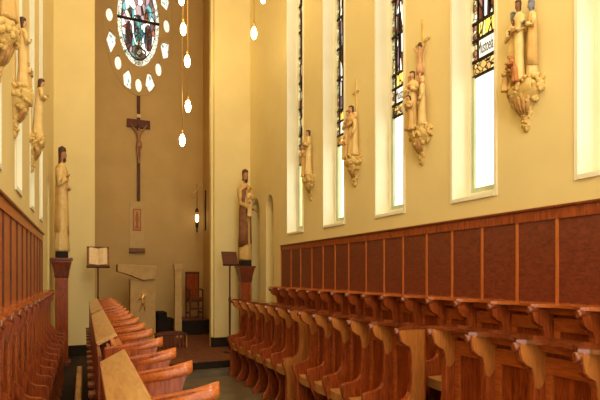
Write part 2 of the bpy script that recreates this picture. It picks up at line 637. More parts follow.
# ------------------------------------------------------------------ wainscot
def wainscot(num, side, y0, y1, ys, z0, z1, pm):
    sg = -1 if side == 'right' else 1
    X0 = XR if sg < 0 else XL
    w = bpy.data.objects.new('trim_%d' % num, None)
    COL.objects.link(w)
    struct(w, 'wooden wainscot of upright panels along the %s wall' % side)

    def bx(mb, d0, d1, a, b, c, d):
        xs = sorted((X0 + sg * d0, X0 + sg * d1))
        mb.box(xs[0], xs[1], a, b, c, d)
    ys = sorted(ys)
    lim = [y0] + ys + [y1]
    for a, b in zip(lim, lim[1:]):
        mb = MB()
        bx(mb, .002, .022, a, b, z0, z1 - .13)
        mb.build('panel', M[pm], w)
    for y in ys + [y0 + .02, y1 - .02]:
        mb = MB()
        bx(mb, .0, .035, y - .016, y + .016, z0, z1 - .13)
        mb.build('stile', M['stile'] if side == 'right' else M['walnut'], w)
    mb = MB()
    bx(mb, 0, .04, y0, y1, z1 - .14, z1 - .03)
    mb.build('frieze_rail', M['oak'] if side == 'right' else M['stile'], w)
    mb = MB()
    bx(mb, 0, .065, y0, y1, z1 - .03, z1)
    mb.build('cap_moulding', M['oakd'], w, .008)
    return w


ys = [y_at(p, 4.47) for p in (557, 517, 482, 452, 426.6, 403, 384, 366, 348.6, 335, 323, 311.8, 300.5, 291)]
ys = [ys[0] - .53 * k for k in (1, 2, 3)] + ys
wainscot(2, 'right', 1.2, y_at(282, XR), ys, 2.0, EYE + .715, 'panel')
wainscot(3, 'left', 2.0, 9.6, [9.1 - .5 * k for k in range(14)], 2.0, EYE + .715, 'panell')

# ------------------------------------------------------------------ choir stalls
PROF = [(0, 0), (0, 1.77), (.34, 1.775), (.375, 1.755), (.375, 1.71), (.35, 1.64), (.30, 1.60), (.235, 1.575), (.21, 1.52), (.20, 1.42),
        (.20, 1.16), (.215, 1.06), (.25, 1.005), (.31, .98), (.44, .965), (.49, .945), (.505, .90), (.49, .82), (.45, .74), (.43, .66),
        (.38, .55), (.33, .44), (.33, .28), (.39, .15), (.45, .08), (.46, 0)]


def stall_row(name, label, group, xback, sg, ys, zrail, zfloor, rail_back, light_ends=(), rail_m='rail', part_m='oak', tip_rise=0,
              front=1.0, desk=None, sh=1.0, cheeks=False):
    """row of fixed choir stalls; sg = direction the seats face along X"""
    ys = sorted(ys)
    base = zfloor
    k = (zrail - .03 - base) / 1.775

    def P(u, z):
        return (xback + sg * u * front, base + z * k)
    t = thing(name, label, 'choir stalls', (xback, (ys[0] + ys[-1]) / 2, base), 0, group)
    ox, oy, oz = t.location

    def L(x, y, z):
        return (x - ox, y - oy, z - oz)
    for i, y in enumerate(ys):
        end = i in (0, len(ys) - 1)
        mb = MB()
        th = .036 if end else .028
        pr = PROF
        if end:
            pr = PROF[:20] + [(.44, .5), (.44, .2), (.46, 0)]
        pr = [(u * (sh if z > 1.1 else 1), z + tip_rise * max(0, u - .2) / .17 if z > 1.5 else z) for u, z in pr]
        mb.prism(pr, lambda p, tt: L(P(*p)[0], tt, P(*p)[1]), y - th, y + th)
        o = mb.build('end_panel' if end else 'partition', [M[part_m]], t, .012)
        # the rounded elbow rest on top of the shoulder
        mb = MB()
        zt = base + 1.775 * k
        mb.rings([[L(xback + sg * front * u * sh, y + hw * (.7 if tip_rise == 0 else 1) * math.cos(q * PI / 6), zt - .055 + tip_rise * max(0, u - .2) / .17 * k + (.045 if q <= 6 else .03) * math.sin(q * PI / 6) + .02)
                   for q in range(12)] for u, hw in ((.09 if tip_rise else .20, .034), (.28, .042), (.36, .05), (.40, .046), (.415, .02))])
        mb.build('elbow_rest', M['rail' if tip_rise else 'railf'], t)
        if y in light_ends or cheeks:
            # cheek on the shoulder's near side, reflected light put into its paler colour
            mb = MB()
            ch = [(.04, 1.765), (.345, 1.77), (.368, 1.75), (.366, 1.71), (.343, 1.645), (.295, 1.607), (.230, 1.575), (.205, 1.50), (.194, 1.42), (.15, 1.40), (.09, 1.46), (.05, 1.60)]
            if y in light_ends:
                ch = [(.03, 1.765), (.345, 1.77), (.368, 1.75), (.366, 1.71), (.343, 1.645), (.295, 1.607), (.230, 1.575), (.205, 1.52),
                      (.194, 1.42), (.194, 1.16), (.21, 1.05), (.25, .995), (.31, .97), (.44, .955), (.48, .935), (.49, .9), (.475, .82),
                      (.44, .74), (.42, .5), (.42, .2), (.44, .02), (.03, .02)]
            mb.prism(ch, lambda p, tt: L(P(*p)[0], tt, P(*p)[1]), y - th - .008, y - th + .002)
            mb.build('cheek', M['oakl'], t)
    for a, b in zip(ys, ys[1:]):
        m = (a + b) / 2
        w = b - a
        mb = MB()
        x0, z0 = P(.03, .62)
        x1, z1 = P(.055, 1.74)
        mb.box(min(x0, x1) - ox, max(x0, x1) - ox, a - oy, b - oy, z0 - oz, z1 - oz)
        bp = mb.build('back_panel', M['oak'], t)
        mb = MB()                                   # upper and lower frame of the back
        xa, xb2 = sorted((xback + sg * front * .05 - ox, xback + sg * front * .085 - ox))
        mb.box(xa, xb2, a - oy + .03, b - oy - .03, base + 1.52 * k - oz, base + 1.66 * k - oz)
        mb.box(xa, xb2, a - oy + .03, a - oy + .10, base + .8 * k - oz, base + 1.52 * k - oz)
        mb.box(xa, xb2, b - oy - .10, b - oy - .03, base + .8 * k - oz, base + 1.52 * k - oz)
        mb.build('back_frame', M['rail'], bp, .006)
        mb = MB()                                   # seat with a rounded front
        out = []
        for q in range(13):
            s = -1 + q / 6
            out.append((.40 + .035 * math.cos(s * PI / 2), m + s * (w / 2 - .028)))
        out = [(.07, a + .028)] + out + [(.07, b - .028)]
        mb.prism(out, lambda p, tt: L(xback + sg * front * p[0], p[1], base + tt * k), .655, .775)
        st = mb.build('seat', M['seatc'], t, .01)
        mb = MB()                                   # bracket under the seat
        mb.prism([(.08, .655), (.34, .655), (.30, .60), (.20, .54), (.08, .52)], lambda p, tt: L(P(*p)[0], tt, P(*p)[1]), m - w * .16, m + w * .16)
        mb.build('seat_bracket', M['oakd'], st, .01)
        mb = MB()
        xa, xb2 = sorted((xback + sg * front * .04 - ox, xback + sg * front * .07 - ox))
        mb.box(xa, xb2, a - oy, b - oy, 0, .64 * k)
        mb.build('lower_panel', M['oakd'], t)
    # scalloped top rail, hollowed out behind each sitter
    n = 12
    frontl = []
    for a, b in zip(ys, ys[1:]):
        for q in range(n):
            s = q / n
            frontl.append(((.375 - .16 * math.sin(PI * s) ** .7) * sh, a + (b - a) * s))
    frontl.append((.375 * sh, ys[-1]))
    frontl = [(u, y + (-.05 if i == 0 else .05 if i == len(frontl) - 1 else 0)) for i, (u, y) in enumerate(frontl)]
    if not desk:
      mb = MB()
      out = frontl + [(-rail_back, frontl[-1][1]), (-rail_back, frontl[0][1])]
      mb.prism(out, lambda p, tt: L(xback + sg * front * p[0], p[1], tt), zrail - .035, zrail)
      mb.build('top_rail', M[rail_m], t, .010)
    mb = MB()                                       # moulding under the rail
    xa, xb2 = sorted((xback + sg * front * .06 - ox, xback + sg * front * .14 - ox))
    mb.box(xa, xb2, ys[0] - oy, ys[-1] - oy, zrail - .11 - oz, zrail - .034 - oz)
    mb.build('rail_moulding', M['rail'], t, .012)
    if desk:
        (xa, za), (xb2, zb), dy0, dy1 = desk
        mb = MB()
        d = Vector((xb2 - xa, 0, zb - za)).normalized()
        nx, nz = -d.z, d.x
        out = [(xa, za), (xb2, zb), (xb2 - nx * .035, zb - nz * .035), (xa - nx * .035, za - nz * .035)]
        mb.prism(out, lambda p, tt: L(p[0], tt, p[1]), dy0, dy1)
        mb.build('book_desk', M['desk'], t, .006)
        mb = MB()
        mb.box(xa + .005 - ox, xa + .03 - ox, ys[0] - oy - .03, ys[-1] - oy + .03, 0 + (zfloor - oz), za - .03 - oz)
        mb.build('desk_back', M['oakd'], t)
        y = ys[0]
        while y < ys[-1]:
            mb = MB()
            mb.box(xa - .055 - ox, xa + .006 - ox, y - oy, y + .16 - oy, 1.30 - oz, 1.335 - oz)
            mb.build('hymnal_shelf', M['oak'], t, .006)
            y += .42
    return t


XF = 3.56
G1 = 'front choir stalls on the right'
rowB = [4.44 + .53 * k for k in range(6)]
rowA = [7.53 + .565 * k for k in range(7)]
rowC = [3.88 - .53 * k for k in range(5)]
stall_row('choir_stall_row', 'front row of red wood stalls across the aisle, farthest section nearest the altar', G1, XF, -1, rowA, 1.815, 0, .0, (rowA[0],), cheeks=True, rail_m='railf')
stall_row('choir_stall_row', 'front row of red wood stalls across the aisle, middle section between the two gaps', G1, XF, -1, rowB, 1.815, 0, .0, (rowB[0],), cheeks=True, rail_m='railf')
stall_row('choir_stall_row', 'front row of red wood stalls across the aisle, nearest section at the lower right corner', G1, XF, -1, rowC, 1.87, 0, .0, (), cheeks=True, rail_m='railf')
rearR = [2.91 + .525 * k for k in range(-2, 16)]
stall_row('choir_stall_row', 'long rear row of stalls against the right wall below the dark wainscot panels', 'rear choir stalls', XR - .05, -1, rearR, 2.10, SANC, .045, (), part_m='oak')
rearL = [3.42 + .525 * k for k in range(-2, 14)]
stall_row('choir_stall_row', 'rear row of stalls with curved arms against the left wall', 'rear choir stalls', XL + .05, 1, rearL, 2.10, SANC, .045, (), front=.66, sh=.5)

G2 = 'front choir stalls on the left'
le = [y_at(p, .56) for p in (221, 194, 177.5, 164, 153.5, 146, 139.4, 134)]
XD = .235
far = [le[-1] + .12, ] + [le[-1] + .12 + .56 * k for k in range(1, 6)]
mid = le[3:8] + [le[7] + .55, le[7] + 1.07]
far = [mid[-1] + .52 + .56 * k for k in range(6)]
near = [le[0] - .56] + le[:3]
for dy0, dy1, ysx, lb in ((near[0] - .05, 3.33, near, 'left front stalls seen from behind, nearest section with a broad pale book desk at bottom'),
                (4.30, 7.2, mid, 'left front stalls seen from behind, middle section with pale sloping book desk'),
                (7.75, far[-1] + .05, far, 'left front stalls seen from behind, farthest short-looking section by the book stand')):
    stall_row('choir_stall_row', lb, G2, XD - .10, 1, ysx, 1.895, 0, -.04, (), tip_rise=.035, front=1.0,
              desk=((.088, EYE - .565), (XD + .005, EYE - .488), dy0, dy1))

# kneeler strip and hassocks behind the left front stalls
t = thing('kneeler', 'long low kneeler with a pale padded top behind the left front stalls', 'kneeler', (-.06, 5.0, SANC))
for k in range(11):
    mb = MB()
    mb.box(-.045, .035, -2.4 + .56 * k, -2.4 + .56 * k + .53, .50, .58)
    mb.build('pad', M['seatc'], t, .015)
for k in range(5):
    mb = MB()
    mb.box(-.03, .03, -2.2 + 1.3 * k, -2.14 + 1.3 * k, 0, .50)
    mb.build('leg', M['walnut'], t)
hp = [(4.2, 'nearest of the dark round hassocks on the floor by the left stalls'),
      (5.4, 'second of the dark round hassocks on the floor by the left stalls'),
      (7.0, 'farthest of the dark round hassocks on the floor by the left stalls')]
for y, lb in hp:
    t = thing('hassock', lb, 'hassock', (-.20, y, SANC), 0, 'dark hassocks')
    mb = MB()
    mb.lathe([(.03, 0), (.05, .01), (.06, .07), (.057, .16), (.04, .20), (.01, .205)], n=16, sy=1.5)
    mb.build('cushion', M['black'], t)
    mb = MB()
    mb.lathe([(.012, .20), (.014, .21), (.004, .216)], n=10)
    mb.build('button', M['iron'], t)


# ------------------------------------------------------------------ carved figures
def hand(mb, p, d, s):
    """small open hand: palm, four unequal fingers, thumb from the side"""
    p = Vector(p)
    d = Vector(d).normalized()
    sd = d.cross(Vector((0, 0, 1)))
    if sd.length < .1:
        sd = Vector((1, 0, 0))
    sd.normalize()
    mb.tube([p, p + d * s * .45, p + d * s * .55], [s * .16, s * .22, s * .2], 6)
    for k, ln in enumerate((.42, .52, .48, .36)):
        o = p + d * s * .5 + sd * s * (.16 - .107 * k)
        mb.tube([o, o + d * s * ln * .6 + Vector((0, 0, -.02 * s)), o + d * s * ln + Vector((0, 0, -.10 * s))], [s * .055, s * .05, s * .035], 5)
    o = p + d * s * .15 + sd * s * .18
    mb.tube([o, o + (d + sd).normalized() * s * .3, o + (d * 1.6 + sd).normalized() * s * .45], [s * .06, s * .055, s * .04], 5)


def robed(parent, name, h, pos=(0, 0, 0), rot=0, w=.6, robe='cream', skin='skin', hair='hair', mantle=None, arms='pray', long=False,
          lean=0, folds=9, label=None, beard=False, flip=1):
    """carved robed figure, one continuous body with its hair and mantle as children; faces local -Y"""
    rs = [(0, .150, .135, 0), (.02, .165, .145, 0), (.10, .150, .130, 0), (.22, .135, .118, .0), (.34, .130, .112, -.005), (.46, .138, .115, .0),
          (.54, .128, .105, .0), (.62, .118, .092, 0), (.70, .142, .100, -.005), (.76, .158, .098, -.004), (.80, .150, .085, .0),
          (.825, .105, .068, .0), (.842, .050, .050, -.004), (.862, .044, .047, -.008), (.875, .050, .054, -.016), (.895, .062, .072, -.018),
          (.925, .068, .080, -.012), (.955, .064, .076, -.008), (.98, .045, .055, -.006), (.995, .015, .02, -.005)]
    n = 26
    ph = rnd.random() * 6
    mb = MB()
    allr = []
    for z, rx, ry, oy in rs:
        r = []
        fw = max(0, .70 - z) / .70
        for k in range(n):
            a = 2 * PI * k / n
            f = 1 + (.10 * fw + (.02 if z < .8 else 0)) * math.cos(folds * a + ph + 2.2 * z) + .05 * fw * math.sin(4 * a - ph + 5 * z)
            nose = 0
            if .89 < z < .93 and abs(a - 1.5 * PI) < .2:
                nose = .016
            r.append(Vector((w * h * rx * f * math.cos(a), w * h * (ry * f * math.sin(a) + oy - nose) - lean * h * z * z, h * z)))
        allr.append(r)
    rows = [[mb.bm.verts.new(p) for p in r] for r in allr]
    for ri, (ra, rb) in enumerate(zip(rows, rows[1:])):
        for k in range(n):
            f = mb.bm.faces.new((ra[k], ra[(k + 1) % n], rb[(k + 1) % n], rb[k]))
            f.smooth = True
            f.material_index = 1 if rs[ri][0] >= .84 else 0
    mb.bm.faces.new(rows[0])
    mb.bm.faces.new(rows[-1]).material_index = 1
    W = w * h
    L = -lean * h
    for sx in (-1, 1):
        sh = Vector((sx * .145 * W, L * .6, .775 * h))
        if arms == 'pray':
            el = Vector((sx * .185 * W, -.05 * W + L * .4, .625 * h))
            wr = Vector((sx * .03 * W, -.155 * W + L * .5, .69 * h))
        elif arms == 'chest':
            el = Vector((sx * .18 * W, -.04 * W, .62 * h))
            wr = Vector((sx * .05 * W, -.13 * W, .70 * h if sx < 0 else .60 * h))
        elif arms == 'up':
            el = Vector((sx * .26 * W, -.05 * W, .84 * h))
            wr = Vector((sx * .40 * W, -.06 * W, .99 * h))
        elif arms == 'hold':
            el = Vector((sx * .17 * W, -.06 * W, .62 * h))
            wr = Vector((-sx * .02 * W + .05 * W, -.19 * W, (.62 if sx > 0 else .56) * h))
        else:
            el = Vector((sx * .175 * W, 0, .61 * h))
            wr = Vector((sx * .15 * W, -.10 * W, .47 * h))
        mb.mi = 0
        mb.tube([sh, (sh + el) / 2 + Vector((sx * .01 * W, 0, 0)), el, el.lerp(wr, .5), el.lerp(wr, .85)],
                [.062 * W, .058 * W, .056 * W, .058 * W, .066 * W], 10)
        mb.mi = 1
        mb.tube([el.lerp(wr, .8), wr], [.03 * W, .024 * W], 8)
        hand(mb, wr, (wr - el), .085 * W * 1.6)
    T = Matrix.Translation(Vector(pos)) @ Matrix.Rotation(rot, 4, 'Z')
    mb.xf(T)
    o = mb.build(name, [M[robe], M[skin]], parent)
    if label:
        o['label'] = label
    # hair: cap over the crown, longer locks at the back
    mb = MB()
    hr = []
    zz = (.80, .84, .88, .92, .955, .985, 1.003) if long else (.875, .895, .92, .945, .965, .985, 1.003)
    for z in zz:
        i = max(j for j, q in enumerate(rs) if q[0] <= z)
        rx = max(rs[i][1], .02 if z > .99 else .062)
        ry = max(rs[i][2], .02 if z > .99 else .07)
        rx, ry = min(rx, .074) * 1.12, min(ry, .084) * 1.12
        r = []
        for k in range(16):
            a = 2 * PI * k / 16
            yy = ry * math.sin(a)
            if z < .955:
                yy = max(yy, -.012 if z > .9 else .01)    # leaves the face free
            r.append((W * rx * math.cos(a) * (1 if z > .87 else 1.1), W * (yy - .008) + L * z * z, h * z))
        hr.append(r)
    mb.rings(hr)
    if beard:
        mb.ball((0, -.062 * W, .872 * h), .04 * W, .035 * W, .025 * h)
    mb.xf(T)
    mb.build('hair', M[hair], o)
    if mantle:
        mb = MB()
        rr = []
        for z, q in ((.18, 1.12), (.30, 1.16), (.42, 1.16), (.54, 1.20), (.64, 1.24), (.72, 1.14), (.79, 1.10), (.825, 1.06)):
            i = max(j for j, g in enumerate(rs) if g[0] <= z)
            ring = []
            for k in range(20):
                a = -.62 * PI + 1.62 * PI * k / 19 + .35
                f = q * (1 + .06 * math.cos(7 * a + ph))
                ring.append(Vector((flip * W * rs[i][1] * f * math.cos(a), W * (rs[i][2] * f * math.sin(a) + .004) + L * z * z, h * z - .04 * h * max(0, math.cos(a)))))
            rr.append(ring)
        inner = [[Vector((p.x * .94, p.y * .94, p.z)) for p in r] for r in rr]
        mb.rings([a + b[::-1] for a, b in zip(rr, inner)])
        mb.xf(T)
        mb.build('mantle', M[mantle], o)
    return o


# tall saints on pedestals in front of the chancel piers
def pedestal(name, label, x, y, ztop, w):
    t = thing(name, label, 'pedestal', (x, y, SANC))
    h = ztop - SANC
    mb = MB()
    mb.box(-w * .30, w * .30, -w * .30, w * .30, .10, h - .44)
    mb.build('shaft', M['oak'], t, .012)
    mb = MB()
    mb.box(-w * .42, w * .42, -w * .42, w * .42, 0, .10)
    mb.build('base', M['oakd'], t, .012)
    mb = MB()
    sq = lambda a, z: [(-a, -a, z), (a, -a, z), (a, a, z), (-a, a, z)]
    mb.rings([sq(w * .31, h - .46), sq(w * .34, h - .40), sq(w * .36, h - .30), sq(w * .44, h - .14), sq(w * .46, h - .10), sq(w * .46, h - .06)], smooth=False)
    mb.build('capital', M['oakd'], t)
    for k in range(4):
        mb = MB()
        a = -w * .30 + k * w * .20
        mb.box(a - w * .05, a + w * .05, -w * .40, -w * .33, h - .36, h - .20)
        mb.build('dentil', M['walnut'], t, .006)
    mb = MB()
    mb.box(-w * .52, w * .52, -w * .52, w * .52, h - .06, h)
    mb.build('abacus', M['oakd'], t, .01)
    return t


yl = 12.35
xl = x_at(61.8, yl)
ztl = z_at(258, xl, yl)
pedestal('statue_pedestal', 'tall wooden pedestal with a square capital at the far end of the left stalls', xl, yl, ztl, .44)
st = thing('saint_statue', 'cream robed saint with long dark hair on the left pedestal', 'statue', (xl, yl, ztl))
mb = MB()
mb.box(-.13, .13, -.13, .13, 0, .15)
mb.build('plinth', M['black'], st, .01)
robed(st, 'body', 2.42, (0, 0, .15), rot=1.15, w=.42, robe='cream', skin='face', arms='chest', long=True, mantle='robe', beard=True)
mb = MB()
mb.ball((.075, -.10, 1.80), .018, .014, .055)
mb.build('emblem', M['rust'], st)

yr = 12.9
xr = x_at(245, yr)
ztr = z_at(266, xr, yr)
pedestal('statue_pedestal', 'wooden pedestal with a dark capital beside the small lectern on the right', xr, yr, ztr, .46)
st = thing('saint_statue', 'bearded saint in a brown and tan mantle holding a child on the right pedestal', 'statue', (xr, yr, ztr))
mb = MB()
mb.box(-.15, .15, -.13, .13, 0, .16)
mb.build('plinth', M['black'], st, .01)
robed(st, 'body', 2.55, (0, 0, .16), rot=.25, w=.45, robe='robe', skin='face', arms='hold', mantle='brown', beard=True, flip=-1)
robed(st, 'held_child', .78, (.07, -.20, 1.36), rot=.2, w=.55, robe='cream', skin='skin', hair='rust', arms='pray', label='small child in a cream robe held by the saint')
mb = MB()
rr = []
for z, rx, ry in ((1.62, .20, .155), (1.80, .205, .16), (1.98, .20, .15), (2.12, .185, .13), (2.24, .13, .10)):
    rr.append([(rx * math.cos(2 * PI * k / 18) * (1 + .05 * math.cos(k * 2.1)) * .82, ry * math.sin(2 * PI * k / 18) * .85, z) for k in range(18)])
mb.rings(rr, cap=False)
mb.build('shoulder_cape', M['robe'], st)


# stations on encrusted brackets between the windows
def station(label, side, y, zb, spec, cross=None, w=.22):
    sg = -1 if side == 'right' else 1
    X0 = XR if sg < 0 else XL
    t = thing('wall_sculpture', label, 'sculpture', (X0 + sg * .005, y, zb), -PI / 2 if sg < 0 else PI / 2, 'carved groups on the side walls')
    # local -Y points away... the figures face the nave (+Y local is turned below)
    mb = MB()
    n = 20
    rr = []
    for z, r in ((0, .014), (.03, .038), (.06, .042), (.09, .032), (.15, .055), (.22, .072), (.28, .085), (.32, .12), (.36, .17), (.41, .21), (.47, .225), (.53, .20), (.56, .15)):
        ring = []
        for k in range(n):
            a = 2 * PI * k / n
            f = 1 + .14 * math.cos(5 * a + 9 * z) + .10 * math.sin(8 * a - 20 * z)
            yy = r * .75 * f * math.sin(a)
            ring.append((w / .22 * r * f * math.cos(a), max(-.9, yy) + .10 * 0, z))
        rr.append(ring)
    mb.rings(rr)
    o = mb.build('bracket', M['gold'], t)
    mb = MB()
    for k in range(120):
        z = rnd.uniform(.05, .28) if k < 26 else rnd.uniform(.30, .56)
        a = rnd.uniform(PI, 2 * PI)
        r = .215 if z > .40 else (.15 if z > .30 else .04 + .14 * z)
        q = rnd.uniform(.016, .032) if z > .3 else rnd.uniform(.010, .018)
        mb.ball((w / .22 * r * math.cos(a), .75 * r * math.sin(a), z), q, q, q * 1.1, 7, 5)
    mb.build('foliage', M['gold'], o)
    mb = MB()
    for k in range(5):
        a = PI + PI * (k + 2.5) / 9
        mb.tube([(w / .22 * .15 * math.cos(a), .12 * math.sin(a), .36), (w / .22 * .10 * math.cos(a), .09 * math.sin(a), .25), (w / .22 * .06 * math.cos(a), .05 * math.sin(a), .18)], [.03, .022, .012], 6)
    mb.build('acanthus', M['goldd'], o)
    for sp in spec:
        nm, x, yy, z, h, kw = sp
        kw['rot'] = -kw['rot']
        robed(t, nm, h, (-x, yy, z), **kw)
    if cross:
        x, z0, z1, arm, za = cross
        x = -x
        mb = MB()
        mb.box(x - .016, x + .016, -.015, .015, z0, z1)
        mb.box(x - arm, x + arm, -.014, .014, za, za + .035)
        mb.build('cross', M['gold'], t, .004)
    return t


def pa(rot, **k):
    d = dict(rot=rot, w=.62, robe='cream')
    d.update(k)
    return d


def body(parent, name, mat, V, E, R, lab=None):
    """one skinned body grown over a jointed skeleton"""
    me = bpy.data.meshes.new(name)
    me.from_pydata(V, E, [])
    o = bpy.data.objects.new(name, me)
    COL.objects.link(o)
    o.parent = parent
    me.materials.append(mat)
    md = o.modifiers.new('skin', 'SKIN')
    for i, r in enumerate(R):
        me.skin_vertices[0].data[i].radius = (r, r)
        me.skin_vertices[0].data[i].use_root = (i == 0)
    md.use_smooth_shade = True
    sb = o.modifiers.new('sub', 'SUBSURF')
    sb.levels = sb.render_levels = 1
    if lab:
        o['label'] = lab
    return o


def crucified(parent, s, kx, x, y, z, mat, up=.16):
    V = [(0, 0, 0), (0, -.01, .22), (0, -.01, .42), (0, -.01, .52), (.015, -.05, .62), (.0, -.04, .70),
         (-.20, .0, .50), (-.38, .02, .50 + up * .5), (-.56, .02, .52 + up), (.20, .0, .50), (.38, .02, .50 + up * .5), (.56, .02, .52 + up),
         (-.09, -.03, -.04), (-.08, -.12, -.42), (-.03, -.03, -.82), (-.02, -.08, -.92),
         (.09, -.03, -.04), (.08, -.12, -.42), (.03, -.03, -.80), (.03, -.08, -.90)]
    R = [.13, .115, .15, .07, .09, .075, .07, .05, .035, .07, .05, .035, .09, .065, .045, .03, .09, .065, .045, .03]
    E = [(0, 1), (1, 2), (2, 3), (3, 4), (4, 5), (2, 6), (6, 7), (7, 8), (2, 9), (9, 10), (10, 11), (0, 12), (12, 13), (13, 14), (14, 15), (0, 16), (16, 17), (17, 18), (18, 19)]
    V = [(x + a * s * kx, y + b * s * kx, z + c * s) for a, b, c in V]
    o = body(parent, 'corpus', M[mat], V, E, [r * s * kx for r in R])
    mb = MB()
    mb.rings([[(x + r * s * kx * math.cos(2 * PI * k / 14) * (1 + .08 * math.cos(5 * k)), y + r * s * kx * math.sin(2 * PI * k / 14), z + q * s) for k in range(14)]
              for q, r in ((-.22, .19), (-.10, .20), (.02, .17), (.08, .15))])
    mb.build('loincloth', M[mat], o)
    mb = MB()
    mb.ball((x + .01 * s * kx, y - .03 * s * kx, z + .68 * s), .105 * s * kx, .10 * s * kx, .10 * s)
    mb.build('hair', M['hair'], o)
    return o


SB = EYE + 1.58
DY = -.12
# nearest on the right
station('nearest carved wall group on the right, three standing figures with grey-blue heads', 'right', y_at(525, XR - .03), SB,
        [('figure', .12, -.07, .54, .84, pa(-.3, hair='blue', skin='blue', arms='pray', w=.48)),
         ('figure', -.005, -.13, .54, .90, pa(.1, hair='hair', skin='brown', arms='chest', w=.46)),
         ('figure', -.125, -.07, .54, .86, pa(.5, hair='blue', skin='blue', robe='cream', mantle='robe', arms='pray', w=.48)),
         ('kneeling_figure', .16, -.16, .48, .26, pa(-1.2, hair='hair', robe='robe', w=1.0, lean=.25)),
         ('kneeling_figure', -.01, -.18, .52, .30, pa(.8, hair='rust', robe='rust', w=1.1, lean=.2))], None, .22)
t = station('carved crucifixion group with raised cross on the right wall between tall windows', 'right', y_at(421, XR - .03), SB,
            [('figure', .15, -.10, .54, .80, pa(-.6, hair='rust', arms='pray')),
             ('figure', .075, -.12, .54, .84, pa(-.3, hair='hair', arms='pray')),
             ('figure', -.12, -.10, .54, .70, pa(.7, hair='cream', robe='cream', arms='down')),
             ('kneeling_figure', .03, -.17, .50, .50, pa(.2, hair='hair', robe='robe', w=.8, lean=.1))], (-.01, .5, 2.12, .16, 1.78), .22)
crucified(t, .46, .62, .01, -.05, 1.42, 'skin', up=.22)
station('carved wall group on the right with two dark heads and a slender cross above', 'right', y_at(354, XR - .03), SB,
        [('figure', .07, -.10, .54, .86, pa(-.4, hair='hair', arms='pray')),
         ('figure', -.02, -.09, .54, .92, pa(.2, hair='hair', robe='robe', arms='chest')),
         ('figure', -.11, -.07, .54, .78, pa(.6, hair='cream', arms='down')),
         ('kneeling_figure', .14, -.14, .52, .40, pa(-.9, hair='rust', robe='robe', w=.9, lean=.2))], (-.03, .5, 1.95, .11, 1.70), .21)
station('farthest carved wall group on the right, two robed figures, one bending', 'right', y_at(310, XR - .03), SB,
        [('figure', .10, -.12, .54, .66, pa(-.8, hair='rust', robe='robe', arms='pray', lean=.18)),
         ('figure', -.06, -.09, .54, .98, pa(.4, hair='hair', arms='pray')),
         ('figure', .0, -.07, .54, .84, pa(-.2, hair='cream', arms='chest'))], None, .21)
station('carved wall group high at the left edge, pale figures on a gilded bracket', 'left', 4.8, SB + .02,
        [('figure', .08, -.10, .54, .86, pa(-.3, robe='robe', hair='rust', arms='pray')),
         ('figure', -.08, -.10, .54, .92, pa(.4, hair='hair', arms='chest'))], None, .22)
station('middle carved group on the left wall, dark haired figure before a thin cross', 'left', 6.05, SB - .10,
        [('figure', .0, -.08, .54, .80, pa(-.4, hair='hair', arms='pray', long=True, robe='cream', w=.5)),
         ('kneeling_figure', -.08, -.12, .52, .36, pa(.5, hair='rust', robe='robe', w=.8))], (.05, .5, 1.55, .08, 1.42), .17)
station('farthest carved group on the left wall, a lone dark haired figure beside the pier', 'left', 7.9, SB - .12,
        [('figure', .0, -.08, .54, .84, pa(-.2, hair='hair', arms='pray', long=True, robe='cream', lean=.06))], (.02, .5, 1.50, .07, 1.40), .17)

# ------------------------------------------------------------------ apse furniture
# crucifix
zc1, zc0 = z_at(96, AXC, YA - .05), z_at(201, AXC, YA - .05)
xc = x_at(138.6, YA - .06)
cr = thing('crucifix', 'tall slender dark wooden crucifix on the apse wall below the rose window', 'crucifix', (xc, YA, zc0))
zh = zc1 - zc0
mb = MB()
mb.box(-.055, .055, -.09, -.015, 0, zh)
mb.build('upright', M['walnut'], cr, .01)
za = z_at(124, AXC, YA - .05) - zc0
mb = MB()
mb.box(-.40, .40, -.085, -.02, za - .15, za + .15)
mb.build('crossbar', M['walnut'], cr, .01)
crucified(cr, .82, .62, 0, -.14, z_at(143, AXC, YA - .05) - zc0 - .02, 'face', up=.32)
mb = MB()
mb.box(-.07, .07, -.10, -.09, za + .22, za + .34)
mb.build('title_board', M['page'], cr)

# tabernacle panel with a small icon and ledge
xp = x_at(137, YA - .03)
zp0, zp1 = z_at(251, AXC, YA), z_at(202, AXC, YA)
tp = thing('tabernacle_panel', 'pale gold panel with a small red icon and dark ledge under the crucifix', 'panel', (xp, YA, zp0))
mb = MB()
mb.box(-.25, .25, -.03, -.002, 0, zp1 - zp0)
mb.build('board', M['pale'], tp, .006)
zi0, zi1 = z_at(231, AXC, YA) - zp0, z_at(209, AXC, YA) - zp0
mb = MB()
mb.box(-.14, .14, -.045, -.03, zi0, zi1)
mb.box(-.115, .115, -.050, -.044, zi0 + .03, zi1 - .03)
mb.build('icon_frame', M['red'], tp, .004)
mb = MB()
mb.box(-.10, .10, -.054, -.0495, zi0 + .05, zi1 - .05)
mb.build('icon_ground', M['stone'], tp)
mb = MB()
zm = (zi0 + zi1) / 2
mb.prism([(-.085, -.30), (.085, -.30), (.03, -.17), (.06, .02), (.045, .16), (.03, .19), (.03, .28), (-.03, .28), (-.03, .19), (-.045, .16), (-.06, .02), (-.03, -.17)],
         lambda p, tt: (p[0], tt, zm + p[1] * 1.05), -.062, -.053)
mb.build('icon_figure', M['red'], tp)
mb = MB()
mb.box(-.27, .27, -.14, -.002, -.06, .10)
mb.build('ledge', M['brown'], tp, .01)

